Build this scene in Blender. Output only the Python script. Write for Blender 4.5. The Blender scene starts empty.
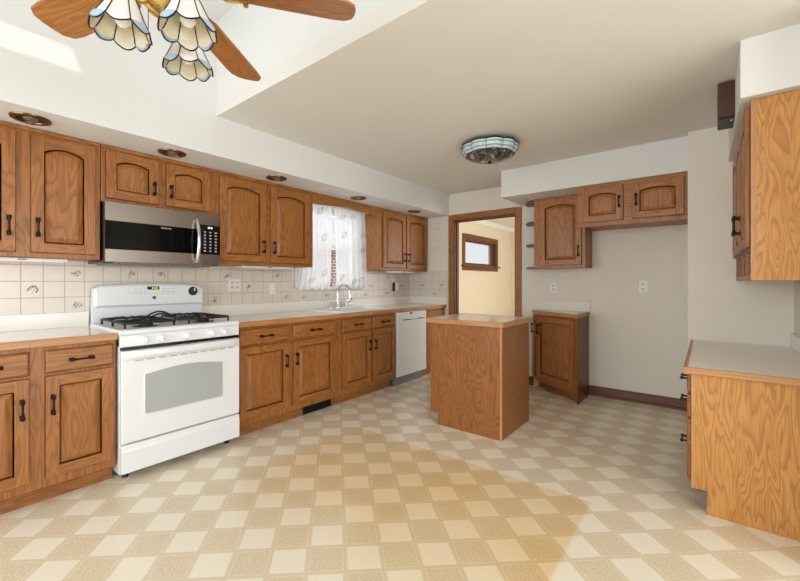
import bpy, bmesh, math, random
from mathutils import Vector, Matrix
random.seed(7)
PI = math.pi
S = bpy.context.scene
C = S.collection

def srgb(r, g, b, a=1.0):
    f = lambda c: (c/255/12.92) if c/255 <= .04045 else ((c/255+.055)/1.055)**2.4
    return (f(r), f(g), f(b), a)

# ------------------------------------------------------------------ camera, world, lights, exposure
cam = bpy.data.cameras.new('camera'); camo = bpy.data.objects.new('camera', cam); C.objects.link(camo)
cam.sensor_fit = 'HORIZONTAL'; cam.sensor_width = 36.0
cam.lens = 36.0*387.1/800
cam.shift_x = 0.0; cam.shift_y = (282.03-290.5)/800
cam.clip_start = .05; cam.clip_end = 200
camo.location = (3.448, 0.0, 1.2244)
camo.rotation_euler = (PI/2, 0, math.radians(38.367))
S.camera = camo
S.view_settings.view_transform = 'Standard'; S.view_settings.look = 'None'
S.view_settings.gamma = 1.0; S.view_settings.use_curve_mapping = False
S.view_settings.exposure = 0.42

w = bpy.data.worlds.new('sky'); S.world = w; w.use_nodes = True
bg = w.node_tree.nodes['Background']; bg.inputs[0].default_value = (0.90, 0.95, 1.0, 1); bg.inputs[1].default_value = 0.7

def sun(d, power, col, ang):
    l = bpy.data.lights.new('sun', 'SUN'); l.energy = power; l.color = col; l.angle = math.radians(ang)
    o = bpy.data.objects.new('sun', l); C.objects.link(o)
    o.rotation_euler = Vector(d).to_track_quat('-Z', 'Y').to_euler(); o.location = (8, 0, 9)
sun((-1.0, .29, -.77), 0.8, (1, .98, .95), .8)

def area(name, loc, target, sx, sy, power, col=(1, 1, 1), spread=180):
    l = bpy.data.lights.new(name, 'AREA'); l.shape = 'RECTANGLE'; l.size = sx; l.size_y = sy; l.energy = power; l.color = col
    l.spread = math.radians(spread)
    o = bpy.data.objects.new(name, l); C.objects.link(o); o.location = loc
    o.rotation_euler = (Vector(target)-Vector(loc)).to_track_quat('-Z', 'Y').to_euler()
area('patio_daylight', (6.32, .75, 1.15), (0, .75, 1.1), 2.4, 2.0, 66, (.92, .96, 1))
area('dining_window_daylight', (1.9, -2.92, 1.45), (1.9, 3, 1.35), 3.6, 1.7, 106, (.84, .92, 1))
area('skylight_daylight', (1.25, .0, 3.35), (1.25, .0, 0), .8, 1.2, 3, (.88, .94, 1))
area('hall_window_daylight', (3.15, 6.3, 1.5), (0, 6.3, 1.4), 1.6, 1.3, 38, (.97, .98, 1))
area('kitchen_window_daylight', (-.35, 3.05, 1.62), (2, 3.05, 1.2), .8, .85, 5, (.93, .97, 1))

# ------------------------------------------------------------------ materials
def nt(name):
    m = bpy.data.materials.new(name); m.use_nodes = True
    n = m.node_tree.nodes; l = m.node_tree.links; b = n['Principled BSDF']
    return m, n, l, b
def plain(name, col, rough=.5, metal=0, spec=.5, noise=0.0, nscale=40, bump=0.0, coat=0):
    m, n, l, b = nt(name)
    b.inputs['Base Color'].default_value = col; b.inputs['Roughness'].default_value = rough
    b.inputs['Metallic'].default_value = metal; b.inputs['Specular IOR Level'].default_value = spec
    b.inputs['Coat Weight'].default_value = coat
    tc = n.new('ShaderNodeTexCoord'); ns = n.new('ShaderNodeTexNoise'); ns.inputs['Scale'].default_value = nscale
    ns.inputs['Detail'].default_value = 4; l.new(tc.outputs['Object'], ns.inputs['Vector'])
    mx = n.new('ShaderNodeMix'); mx.data_type = 'RGBA'; mx.blend_type = 'MIX'
    mx.inputs[6].default_value = tuple(c*(1-noise) for c in col[:3])+(1,); mx.inputs[7].default_value = tuple(min(1, c*(1+noise)) for c in col[:3])+(1,)
    l.new(ns.outputs['Fac'], mx.inputs[0]); l.new(mx.outputs[2], b.inputs['Base Color'])
    if bump:
        bp = n.new('ShaderNodeBump'); bp.inputs['Strength'].default_value = bump; bp.inputs['Distance'].default_value = .002
        l.new(ns.outputs['Fac'], bp.inputs['Height']); l.new(bp.outputs[0], b.inputs['Normal'])
    return m
def emit(name, col, strength):
    m, n, l, b = nt(name); b.inputs['Base Color'].default_value = (0, 0, 0, 1)
    b.inputs['Emission Color'].default_value = col; b.inputs['Emission Strength'].default_value = strength
    return m
def math_(n, l, op, a, b=None, c=None):
    x = n.new('ShaderNodeMath'); x.operation = op
    for i, v in enumerate((a, b, c)):
        if v is None: continue
        if isinstance(v, (int, float)): x.inputs[i].default_value = v
        else: l.new(v, x.inputs[i])
    return x.outputs[0]
def mixc(n, l, f, a, b, mode='MIX'):
    x = n.new('ShaderNodeMix'); x.data_type = 'RGBA'; x.blend_type = mode
    for i, v in ((0, f), (6, a), (7, b)):
        if isinstance(v, (int, float)): x.inputs[i].default_value = v
        elif isinstance(v, tuple): x.inputs[i].default_value = v
        else: l.new(v, x.inputs[i])
    return x.outputs[2]
def wood(name, light, mid, dark, axis='z', fig=1.0, rough=.38, rings=12.0, line=.5):
    m, n, l, b = nt(name)
    tc = n.new('ShaderNodeTexCoord'); oi = n.new('ShaderNodeObjectInfo')
    off = n.new('ShaderNodeVectorMath'); off.operation = 'ADD'
    sc = n.new('ShaderNodeVectorMath'); sc.operation = 'SCALE'; sc.inputs[0].default_value = (7.3, 4.1, 9.7); l.new(oi.outputs['Random'], sc.inputs['Scale'])
    l.new(tc.outputs['Object'], off.inputs[0]); l.new(sc.outputs[0], off.inputs[1])
    def mp(s, st):
        k = n.new('ShaderNodeMapping'); v = [s, s, s]; v['xyz'.index(axis)] = s*st; k.inputs['Scale'].default_value = v
        l.new(off.outputs[0], k.inputs['Vector']); return k.outputs[0]
    n1 = n.new('ShaderNodeTexNoise'); n1.inputs['Scale'].default_value = 1; n1.inputs['Detail'].default_value = 1.6; n1.inputs['Roughness'].default_value = .45
    n1.inputs['Distortion'].default_value = .35
    l.new(mp(9.5*fig, .16), n1.inputs['Vector'])
    r = math_(n, l, 'MULTIPLY', n1.outputs['Fac'], rings)
    fr = math_(n, l, 'FRACT', r)
    cr = n.new('ShaderNodeValToRGB'); e = cr.color_ramp.elements
    e[0].position = 0; e[0].color = (line, line, line, 1); e[1].position = .55; e[1].color = (0, 0, 0, 1)
    x = e.new(.86); x.color = (.10, .10, .10, 1); x = e.new(1.0); x.color = (line, line, line, 1)
    l.new(fr, cr.inputs[0])
    n2 = n.new('ShaderNodeTexNoise'); n2.inputs['Scale'].default_value = 1; n2.inputs['Detail'].default_value = 3
    l.new(mp(230, .022), n2.inputs['Vector'])
    n3 = n.new('ShaderNodeTexNoise'); n3.inputs['Scale'].default_value = 1; n3.inputs['Detail'].default_value = 2
    l.new(mp(3.0, .5), n3.inputs['Vector'])
    base = mixc(n, l, n3.outputs['Fac'], light, mid)
    p = n.new('ShaderNodeMapRange'); p.inputs[1].default_value = .48; p.inputs[2].default_value = .70; p.inputs[3].default_value = 0; p.inputs[4].default_value = .6
    l.new(n2.outputs['Fac'], p.inputs[0])
    f = math_(n, l, 'MAXIMUM', cr.outputs[0], p.outputs[0])
    col = mixc(n, l, f, base, dark)
    l.new(col, b.inputs['Base Color'])
    b.inputs['Roughness'].default_value = rough; b.inputs['Specular IOR Level'].default_value = .45
    bp = n.new('ShaderNodeBump'); bp.inputs['Strength'].default_value = .12; bp.inputs['Distance'].default_value = .001; bp.invert = True
    l.new(f, bp.inputs['Height']); l.new(bp.outputs[0], b.inputs['Normal'])
    return m
OL, OM, OD = srgb(188, 126, 66), srgb(160, 98, 44), srgb(80, 44, 17)
oak = {a: wood('oak_'+a, OL, OM, OD, a) for a in 'xyz'}
edge = {a: wood('oak_edge_'+a, srgb(205, 155, 105), srgb(190, 135, 85), srgb(140, 88, 46), a, rings=5, line=.4) for a in 'xyz'}
isl = {a: wood('island_oak_'+a, srgb(174, 114, 60), srgb(152, 92, 42), srgb(92, 50, 20), a, fig=1.2, rings=14, line=.6) for a in 'xyz'}
pan = {a: wood('plywood_'+a, srgb(214, 158, 90), srgb(198, 138, 70), srgb(140, 84, 36), a, fig=1.45, rings=13, line=.6) for a in 'xyz'}
dko = {a: wood('dark_oak_'+a, srgb(124, 76, 40), srgb(104, 60, 31), srgb(60, 32, 14), a) for a in 'xyz'}
blade_w = wood('fan_blade_oak', srgb(190, 128, 66), srgb(172, 108, 50), srgb(100, 56, 20), 'x', fig=1.5)

chm = wood('chime_walnut', srgb(96, 60, 40), srgb(80, 48, 32), srgb(46, 26, 16), 'z')
M = {}
M['wall'] = plain('wall_paint', srgb(231, 223, 208), .75, noise=.012, nscale=3, bump=.03)
M['soff'] = plain('soffit_paint', srgb(228, 227, 224), .75, noise=.01, nscale=3)
M['ceil'] = plain('ceiling_paint', srgb(228, 224, 217), .8, noise=.012, nscale=2)
M['beige'] = plain('beige_paint', srgb(226, 212, 186), .8, noise=.02, nscale=3)
M['white'] = plain('white_enamel', srgb(238, 240, 242), .22, noise=.006, nscale=5)
M['whitep'] = plain('white_plastic', srgb(236, 235, 230), .35, noise=.01)
M['offw'] = plain('cream_plastic', srgb(228, 222, 205), .4, noise=.01)
M['lam'] = plain('laminate', srgb(243, 237, 227), .17, noise=.03, nscale=260)
M['black'] = plain('black_iron', srgb(20, 20, 21), .45, noise=.1)
M['bronze'] = plain('dark_bronze', srgb(38, 32, 28), .35, metal=.6, noise=.1)
M['blackgl'] = plain('black_glass', srgb(8, 8, 9), .10, spec=.12, noise=.02)
M['panelbl'] = plain('black_panel', srgb(12, 12, 13), .2, noise=.02)
M['steel'] = plain('brushed_steel', srgb(142, 134, 126), .30, metal=1, noise=.05, nscale=60)
M['chrome'] = plain('chrome', srgb(225, 226, 228), .08, metal=1, noise=.01)
M['brass'] = plain('antique_brass', srgb(118, 86, 56), .3, metal=.9, noise=.1)
M['pbrass'] = plain('polished_brass', srgb(215, 180, 110), .2, metal=.9, noise=.05)
M['ovengl'] = plain('oven_window_glass', srgb(176, 182, 184), .08, noise=.02)
M['grey'] = plain('grey_metal', srgb(130, 130, 130), .45, metal=.3, noise=.05)
M['mark'] = plain('white_print', srgb(225, 225, 225), .5)
M['greymark'] = plain('grey_print', srgb(150, 152, 155), .5)
M['lead'] = plain('lead_came', srgb(34, 34, 38), .4, metal=.5)
M['shade_out'] = plain('white_art_glass', srgb(244, 243, 240), .2, noise=.02)
M['shade_in'] = plain('cream_art_glass', srgb(226, 216, 190), .3, noise=.04, nscale=20)
M['blue'] = plain('blue_art_glass', srgb(165, 190, 208), .15, noise=.1, nscale=30)
M['paleblue'] = plain('pale_blue_art_glass', srgb(196, 214, 216), .12, noise=.06, nscale=25)
M['motif'] = plain('painted_motif', srgb(150, 132, 118), .3, noise=.15, nscale=90)
M['green'] = emit('green_display', srgb(190, 220, 70), 1.0)
M['wdisp'] = emit('white_display', srgb(235, 245, 245), 1.0)
M['snow'] = plain('pale_ground', srgb(200, 200, 196), .9, noise=.1, nscale=2)
M['bark'] = plain('bark', srgb(120, 112, 108), .9, noise=.2, nscale=8)
M['dark'] = plain('dark_void', srgb(30, 26, 22), .8)
M['red'] = plain('red_enamel', srgb(170, 60, 55), .4)

def glass(name, tint=(1, 1, 1, 1), g=.08):
    m, n, l, b = nt(name); n.remove(b)
    t = n.new('ShaderNodeBsdfTransparent'); t.inputs[0].default_value = tint
    gl = n.new('ShaderNodeBsdfGlossy'); gl.inputs['Roughness'].default_value = .03
    mx = n.new('ShaderNodeMixShader'); mx.inputs[0].default_value = g
    l.new(t.outputs[0], mx.inputs[1]); l.new(gl.outputs[0], mx.inputs[2]); l.new(mx.outputs[0], n['Material Output'].inputs[0]); return m
M['glass'] = glass('window_glass')
def sheer(name):
    m, n, l, b = nt(name); n.remove(b)
    t = n.new('ShaderNodeBsdfTransparent'); d = n.new('ShaderNodeBsdfDiffuse'); d.inputs[0].default_value = srgb(240, 241, 243)
    tl = n.new('ShaderNodeBsdfTranslucent'); tl.inputs[0].default_value = srgb(240, 241, 243)
    a = n.new('ShaderNodeMixShader'); a.inputs[0].default_value = .5; l.new(d.outputs[0], a.inputs[1]); l.new(tl.outputs[0], a.inputs[2])
    tc = n.new('ShaderNodeTexCoord'); ns = n.new('ShaderNodeTexNoise'); ns.inputs['Scale'].default_value = 9; l.new(tc.outputs['Object'], ns.inputs['Vector'])
    f = n.new('ShaderNodeMapRange'); f.inputs[3].default_value = .72; f.inputs[4].default_value = .9; l.new(ns.outputs['Fac'], f.inputs[0])
    mx = n.new('ShaderNodeMixShader'); l.new(f.outputs[0], mx.inputs[0]); l.new(t.outputs[0], mx.inputs[1]); l.new(a.outputs[0], mx.inputs[2])
    l.new(mx.outputs[0], n['Material Output'].inputs[0]); return m
M['sheer'] = sheer('sheer_fabric')
M['embroid'] = plain('grey_embroidery', srgb(120, 122, 128), .8)

def floor_mat():
    m, n, l, b = nt('vinyl_floor')
    tc = n.new('ShaderNodeTexCoord'); sp = n.new('ShaderNodeSeparateXYZ'); l.new(tc.outputs['Object'], sp.inputs[0])
    x = math_(n, l, 'DIVIDE', math_(n, l, 'SUBTRACT', sp.outputs[0], 2.251), .1208*2)
    y = math_(n, l, 'DIVIDE', math_(n, l, 'SUBTRACT', sp.outputs[1], 1.5816), .1105*2)
    i = math_(n, l, 'ADD', x, y); j = math_(n, l, 'SUBTRACT', x, y)
    ci = math_(n, l, 'ADD', math_(n, l, 'FLOOR', i), math_(n, l, 'FLOOR', j))
    par = math_(n, l, 'ABSOLUTE', math_(n, l, 'MODULO', ci, 2.0))        # 0 = dark, 1 = light
    def dist(v):                                                          # distance to the nearest joint in tiles
        return math_(n, l, 'ABSOLUTE', math_(n, l, 'SUBTRACT', math_(n, l, 'FRACT', math_(n, l, 'ADD', v, .5)), .5))
    dmin = math_(n, l, 'MINIMUM', dist(i), dist(j))
    band = math_(n, l, 'LESS_THAN', dmin, .062)
    pale = math_(n, l, 'MULTIPLY', math_(n, l, 'GREATER_THAN', dmin, .05), math_(n, l, 'LESS_THAN', dmin, .075))
    sn = n.new('ShaderNodeTexNoise'); sn.inputs['Scale'].default_value = 120; sn.inputs['Detail'].default_value = 3; l.new(tc.outputs['Object'], sn.inputs['Vector'])
    sr = n.new('ShaderNodeMapRange'); sr.inputs[1].default_value = .38; sr.inputs[2].default_value = .62; l.new(sn.outputs['Fac'], sr.inputs[0])
    darkc = mixc(n, l, sr.outputs[0], srgb(214, 197, 166), srgb(231, 216, 189))
    lightc = mixc(n, l, sr.outputs[0], srgb(239, 229, 208), srgb(244, 236, 218))
    tile = mixc(n, l, par, darkc, lightc)
    tile = mixc(n, l, band, tile, srgb(224, 209, 181))
    tile = mixc(n, l, math_(n, l, 'MULTIPLY', pale, .6), tile, srgb(236, 226, 206))
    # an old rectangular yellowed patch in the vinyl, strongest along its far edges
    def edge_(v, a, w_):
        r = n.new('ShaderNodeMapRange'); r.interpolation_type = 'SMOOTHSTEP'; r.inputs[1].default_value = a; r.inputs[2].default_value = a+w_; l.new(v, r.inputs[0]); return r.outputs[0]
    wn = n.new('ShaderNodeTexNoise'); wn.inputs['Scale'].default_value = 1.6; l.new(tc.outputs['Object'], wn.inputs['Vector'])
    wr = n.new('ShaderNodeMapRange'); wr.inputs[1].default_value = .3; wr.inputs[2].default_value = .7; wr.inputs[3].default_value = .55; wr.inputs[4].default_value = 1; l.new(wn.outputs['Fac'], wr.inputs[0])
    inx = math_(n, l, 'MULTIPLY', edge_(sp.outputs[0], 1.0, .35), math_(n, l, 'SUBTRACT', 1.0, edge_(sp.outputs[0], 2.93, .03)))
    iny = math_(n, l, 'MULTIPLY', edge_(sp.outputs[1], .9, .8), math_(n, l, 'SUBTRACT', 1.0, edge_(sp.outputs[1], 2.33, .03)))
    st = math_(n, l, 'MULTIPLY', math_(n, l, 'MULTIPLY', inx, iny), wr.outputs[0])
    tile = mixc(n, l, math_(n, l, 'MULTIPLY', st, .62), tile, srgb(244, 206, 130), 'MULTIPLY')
    l.new(tile, b.inputs['Base Color'])
    rr = n.new('ShaderNodeMapRange'); rr.inputs[3].default_value = .16; rr.inputs[4].default_value = .26; l.new(sn.outputs['Fac'], rr.inputs[0]); l.new(rr.outputs[0], b.inputs['Roughness'])
    bp = n.new('ShaderNodeBump'); bp.inputs['Strength'].default_value = .25; bp.inputs['Distance'].default_value = .002
    l.new(sn.outputs['Fac'], bp.inputs['Height']); l.new(bp.outputs[0], b.inputs['Normal'])
    b.inputs['Specular IOR Level'].default_value = .4
    return m
M['floor'] = floor_mat()
def tile_mat():
    m, n, l, b = nt('wall_tile')
    tc = n.new('ShaderNodeTexCoord'); sp = n.new('ShaderNodeSeparateXYZ'); l.new(tc.outputs['Object'], sp.inputs[0])
    def dist(v, o):
        k = math_(n, l, 'DIVIDE', math_(n, l, 'SUBTRACT', v, o), .108)
        return math_(n, l, 'ABSOLUTE', math_(n, l, 'SUBTRACT', math_(n, l, 'FRACT', math_(n, l, 'ADD', k, .5)), .5))
    u = math_(n, l, 'ADD', sp.outputs[0], sp.outputs[1])
    d = math_(n, l, 'MINIMUM', dist(u, .443), dist(sp.outputs[2], 1.013))
    r = n.new('ShaderNodeMapRange'); r.inputs[1].default_value = .012; r.inputs[2].default_value = .03; l.new(d, r.inputs[0])
    ns = n.new('ShaderNodeTexNoise'); ns.inputs['Scale'].default_value = 12; l.new(tc.outputs['Object'], ns.inputs['Vector'])
    t = mixc(n, l, ns.outputs['Fac'], srgb(222, 210, 194), srgb(230, 220, 206))
    l.new(mixc(n, l, r.outputs[0], srgb(192, 178, 160), t), b.inputs['Base Color'])
    b.inputs['Roughness'].default_value = .25
    bp = n.new('ShaderNodeBump'); bp.inputs['Strength'].default_value = .4; bp.inputs['Distance'].default_value = .003; l.new(r.outputs[0], bp.inputs['Height']); l.new(bp.outputs[0], b.inputs['Normal'])
    return m
M['tile'] = tile_mat()
def brick_mat():
    m, n, l, b = nt('red_brick')
    tc = n.new('ShaderNodeTexCoord'); mp = n.new('ShaderNodeMapping'); mp.inputs['Rotation'].default_value = (0, PI/2, PI/2)
    l.new(tc.outputs['Object'], mp.inputs['Vector'])
    sp = n.new('ShaderNodeSeparateXYZ'); l.new(tc.outputs['Object'], sp.inputs[0]); cb = n.new('ShaderNodeCombineXYZ'); l.new(sp.outputs[1], cb.inputs[0]); l.new(sp.outputs[2], cb.inputs[1])
    br = n.new('ShaderNodeTexBrick'); br.inputs['Color1'].default_value = srgb(168, 92, 80); br.inputs['Color2'].default_value = srgb(150, 76, 68); br.inputs['Mortar'].default_value = srgb(215, 205, 200)
    br.inputs['Scale'].default_value = 3.2; br.inputs['Mortar Size'].default_value = .035; l.new(cb.outputs[0], br.inputs['Vector'])
    l.new(br.outputs[0], b.inputs['Base Color']); b.inputs['Roughness'].default_value = .85; return m
M['brick'] = brick_mat()
def mosaic_mat():
    m, n, l, b = nt('mosaic_art_glass')
    tc = n.new('ShaderNodeTexCoord'); v = n.new('ShaderNodeTexVoronoi'); v.inputs['Scale'].default_value = 38; l.new(tc.outputs['Object'], v.inputs['Vector'])
    v2 = n.new('ShaderNodeTexVoronoi'); v2.feature = 'DISTANCE_TO_EDGE'; v2.inputs['Scale'].default_value = 38; l.new(tc.outputs['Object'], v2.inputs['Vector'])
    sp = n.new('ShaderNodeSeparateColor'); l.new(v.outputs['Color'], sp.inputs[0])
    cr = n.new('ShaderNodeValToRGB'); cr.color_ramp.interpolation = 'CONSTANT'; e = cr.color_ramp.elements
    cols = [(66, 60, 58), (128, 114, 106), (86, 92, 104), (176, 168, 166), (104, 84, 74), (84, 92, 84)]
    e[0].color = srgb(*cols[0]); e[1].position = .2; e[1].color = srgb(*cols[1])
    for k, p_ in ((2, .38), (3, .55), (4, .7), (5, .85)): q = e.new(p_); q.color = srgb(*cols[k])
    l.new(sp.outputs[0], cr.inputs[0])
    lt = math_(n, l, 'LESS_THAN', v2.outputs['Distance'], .06)
    l.new(mixc(n, l, lt, cr.outputs[0], srgb(26, 25, 27)), b.inputs['Base Color']); b.inputs['Roughness'].default_value = .12
    return m
M['mosaic'] = mosaic_mat()

# ------------------------------------------------------------------ mesh helpers
class MB:
    def __init__(s): s.bm = bmesh.new(); s.mi = 0
    def face(s, pts):
        f = s.bm.faces.new([s.bm.verts.new(p) for p in pts]); f.material_index = s.mi; return f
    def box(s, x0, x1, y0, y1, z0, z1):
        v = [s.bm.verts.new(p) for p in ((x0,y0,z0),(x1,y0,z0),(x1,y1,z0),(x0,y1,z0),(x0,y0,z1),(x1,y0,z1),(x1,y1,z1),(x0,y1,z1))]
        for q in ((0,3,2,1),(4,5,6,7),(0,1,5,4),(1,2,6,5),(2,3,7,6),(3,0,4,7)):
            f = s.bm.faces.new([v[k] for k in q]); f.material_index = s.mi
        return s
    def pbox(s, P, u0, u1, z0, z1, d0, d1):
        v = [s.bm.verts.new(P(*p)) for p in ((u0,z0,d0),(u1,z0,d0),(u1,z0,d1),(u0,z0,d1),(u0,z1,d0),(u1,z1,d0),(u1,z1,d1),(u0,z1,d1))]
        for q in ((0,3,2,1),(4,5,6,7),(0,1,5,4),(1,2,6,5),(2,3,7,6),(3,0,4,7)):
            f = s.bm.faces.new([v[k] for k in q]); f.material_index = s.mi
        return s
    def loops(s, loops, cap0=True, cap1=True, closed=True):
        vs = [[s.bm.verts.new(p) for p in L] for L in loops]; n = len(vs[0])
        for a, b in zip(vs, vs[1:]):
            for k in range(n if closed else n-1):
                f = s.bm.faces.new((a[k], a[(k+1) % n], b[(k+1) % n], b[k])); f.material_index = s.mi
        if cap0: f = s.bm.faces.new(list(reversed(vs[0]))); f.material_index = s.mi
        if cap1: f = s.bm.faces.new(vs[-1]); f.material_index = s.mi
        return s
    def prism(s, pts, lo, hi):               # list of (x,y), extruded in z
        return s.loops([[(x, y, lo) for x, y in pts], [(x, y, hi) for x, y in pts]])
    def pprism(s, P, uz, d0, d1):
        return s.loops([[P(u, z, d0) for u, z in uz], [P(u, z, d1) for u, z in uz]])
    def lathe(s, c, prof, seg=24, axis=None, cap0=False, cap1=False):      # prof: (r, h) along axis
        ax = Vector(axis or (0, 0, 1)).normalized(); a = ax.orthogonal().normalized(); b = ax.cross(a); c = Vector(c)
        return s.loops([[c+ax*h+(a*math.cos(2*PI*k/seg)+b*math.sin(2*PI*k/seg))*max(r, 1e-5) for k in range(seg)] for r, h in prof], cap0, cap1)
    def cyl(s, p, q, r, seg=12, r2=None):
        d = Vector(q)-Vector(p); return s.lathe(p, [(r, 0), (r if r2 is None else r2, d.length)], seg, d, True, True)
    def tube(s, pts, r, seg=8, closed=False):
        pts = [Vector(p) for p in pts]; n = len(pts); L = []; prev = None
        for k in range(n):
            if closed: t = pts[(k+1) % n]-pts[k-1]
            else: t = pts[min(k+1, n-1)]-pts[max(k-1, 0)]
            t.normalize()
            a = t.orthogonal().normalized() if prev is None else (prev-t*prev.dot(t)).normalized()
            prev = a; b = t.cross(a); rr = r[k] if isinstance(r, (list, tuple)) else r
            L.append([pts[k]+(a*math.cos(2*PI*i/seg)+b*math.sin(2*PI*i/seg))*rr for i in range(seg)])
        if closed: L.append(L[0]); return s.loops(L, False, False)
        return s.loops(L)
    def build(s, name, mats, parent=None, bevel=0, smooth=False, loc=None, seg=2):
        bmesh.ops.remove_doubles(s.bm, verts=s.bm.verts, dist=1e-6)
        bmesh.ops.recalc_face_normals(s.bm, faces=s.bm.faces)
        o_ = Vector(parent.matrix_basis.translation) if parent and not parent.parent else (Vector(parent['_o']) if parent else Vector(loc or (0, 0, 0)))
        if parent is not None and parent.parent is None and parent.type == 'MESH' : o_ = Vector(parent.location)
        for v in s.bm.verts: v.co -= o_
        me = bpy.data.meshes.new(name); s.bm.to_mesh(me); s.bm.free()
        for m in (mats if isinstance(mats, (list, tuple)) else [mats]): me.materials.append(m)
        if smooth:
            for p in me.polygons: p.use_smooth = True
        o = bpy.data.objects.new(name, me); C.objects.link(o)
        if parent: o.parent = parent; o['_o'] = tuple(o_)
        else: o.location = o_
        if smooth:
            try: me.set_sharp_from_angle(angle=math.radians(38))
            except Exception: pass
        if bevel:
            b = o.modifiers.new('bevel', 'BEVEL'); b.width = bevel; b.segments = seg; b.limit_method = 'ANGLE'; b.angle_limit = math.radians(40)
        return o
def thing(name, label, cat, loc, group=None):
    o = bpy.data.objects.new(name, None); C.objects.link(o); o.location = loc; o.empty_display_size = .1
    o.matrix_basis = Matrix.Translation(loc)
    return tag(o, label, cat, group)
def tag(o, label, cat, group=None):
    o['label'] = label; o['category'] = cat
    if group: o['group'] = group
    return o
def struct(o): o['kind'] = 'structure'; return o
def FL(X): return lambda u, z, d: (X+d, u, z)      # faces +X
def FB(Y): return lambda u, z, d: (u, Y-d, z)      # faces -Y
def FR(X): return lambda u, z, d: (X-d, u, z)      # faces -X
def ang(a, b):                                       # vertical plane through plan points a, b (right-hand side outward)
    a = Vector((a[0], a[1], 0)); b = Vector((b[0], b[1], 0)); t = (b-a).normalized(); nn = Vector((t.y, -t.x, 0))
    return (lambda u, z, d: tuple(a+t*u+nn*d+Vector((0, 0, z)))), (b-a).length

def pull(P, u, z, L, vert, d0, parent):
    m = MB(); r = .005; h = L/2
    e = lambda k, d: P(u, z+k, d) if vert else P(u+k, z, d)
    for k in (-h*.8, h*.8):
        m.tube([e(k, d0), e(k, d0+.026)], .0055, 8)
    n_ = 14
    m.tube([e(-h+2*h*i/n_, d0+.028) for i in range(n_+1)], [.009 if i in (0, 1, 2, 12, 13, 14) else (.007 if i in (3, 11) else .0048) for i in range(n_+1)], 8)
    for k in (-h*.8, h*.8):
        if vert: m.pbox(P, u-.009, u+.009, z+k-.013, z+k+.013, d0, d0+.004)
        else: m.pbox(P, u+k-.013, u+k+.013, z-.009, z+.009, d0, d0+.004)
    return m.build('handle', M['bronze'], parent)

def door(P, u0, u1, z0, z1, hax, parent, arch=False, handle=None, hz=None, hlen=.11, mats=oak, d0=0.0, name='door'):
    s = .056; th = .02; g = .0
    m = MB(); a = (u0+s, u1-s); zt = z1-s-(.035 if arch and (z1-z0) > .5 else (.02 if arch else 0)); rise = (.032 if (z1-z0) > .5 else .024) if arch else 0
    m.pbox(P, u0, u0+s, z0, z1, d0, d0+th); m.pbox(P, u1-s, u1, z0, z1, d0, d0+th)
    m.mi = 1; m.pbox(P, u0+s, u1-s, z0, z0+s, d0, d0+th)
    N = 14
    arc = [(a[0]+(a[1]-a[0])*k/N, zt+rise*math.sin(PI*k/N)**.8) for k in range(N+1)]
    m.pprism(P, arc+[(a[1], z1), (a[0], z1)], d0, d0+th)
    m.mi = 2; m.pbox(P, u0-.0035, u1+.0035, z0-.0045, z1+.0025, d0, d0+.004)  # dark outline behind the door, painting in the shadow of the reveal
    dr = m.build(name, [mats['z'], mats[hax], dko['z']], parent, bevel=.004)
    # raised panel
    m = MB()
    def outline(i):
        w0, w1 = a[0]+i, a[1]-i
        return [(w0, z0+s+i), (w1, z0+s+i)]+[(w1-(w1-w0)*k/N, zt-i+rise*math.sin(PI*k/N)**.8) for k in range(N+1)]
    m.mi = 1; m.loops([[P(u, z, d) for u, z in outline(i)] for i, d in ((-.001, d0+.001), (-.001, d0+.004), (.006, d0+.004), (.007, d0+.0075))], True, False)
    m.mi = 0; m.loops([[P(u, z, d) for u, z in outline(i)] for i, d in ((.007, d0+.0075), (.030, d0+.017), (.034, d0+.0185))], False, True)
    m.build('raised_panel', [mats['z'], dko['z']], dr)
    if handle is not None:
        pull(P, handle, hz, hlen, True, d0+th, dr)
    return dr
def drawer(P, u0, u1, z0, z1, hax, parent, mats=oak, d0=0, hu=None, hlen=.11, pulls=True):
    m = MB()
    loops = [(0, d0), (0, d0+.013), (.008, d0+.02)]
    m.loops([[P(u, z, d) for u, z in ((u0+i, z0+i), (u1-i, z0+i), (u1-i, z1-i), (u0+i, z1-i))] for i, d in loops])
    m.mi = 1; m.pbox(P, u0-.0035, u1+.0035, z0-.0045, z1+.0025, d0, d0+.004)  # shadow line around the drawer front, put in as dark colour
    o = m.build('drawer', [mats[hax], dko['z']], parent, bevel=.002)
    if pulls: pull(P, (u0+u1)/2 if hu is None else hu, (z0+z1)/2, hlen, False, d0+.02, o)
    return o

# ------------------------------------------------------------------ structure
CZ, WT = 2.42, 3.10
XR, YB, YW, XW = 3.93, 4.58, 3.85, 3.331
SX, SZ = .68, 2.135
struct(MB().box(-.15, 6.5, -3.0, 9.0, -.1, 0).build('floor', M['floor']))
# left wall with the sink window and the hall window (exterior wall)
W = (2.60, 3.49, 1.165, 2.06); H = (6.24, 7.56, 1.54, 2.02)
m = MB(); m.box(-.16, 0, -3.0, W[0], 0, WT); m.box(-.16, 0, W[0], W[1], 0, W[2]); m.box(-.16, 0, W[0], W[1], W[3], WT); m.box(-.16, 0, W[1], YB+.12, 0, WT)
struct(m.build('wall_left', M['wall']))
m = MB(); m.box(-.16, 0, YB+.12, H[0], 0, 2.5); m.box(-.16, 0, H[0], H[1], 0, H[2]); m.box(-.16, 0, H[0], H[1], H[3], 2.5); m.box(-.16, 0, H[1], 9, 0, 2.5)
struct(m.build('wall_hall_left', M['beige']))
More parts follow.
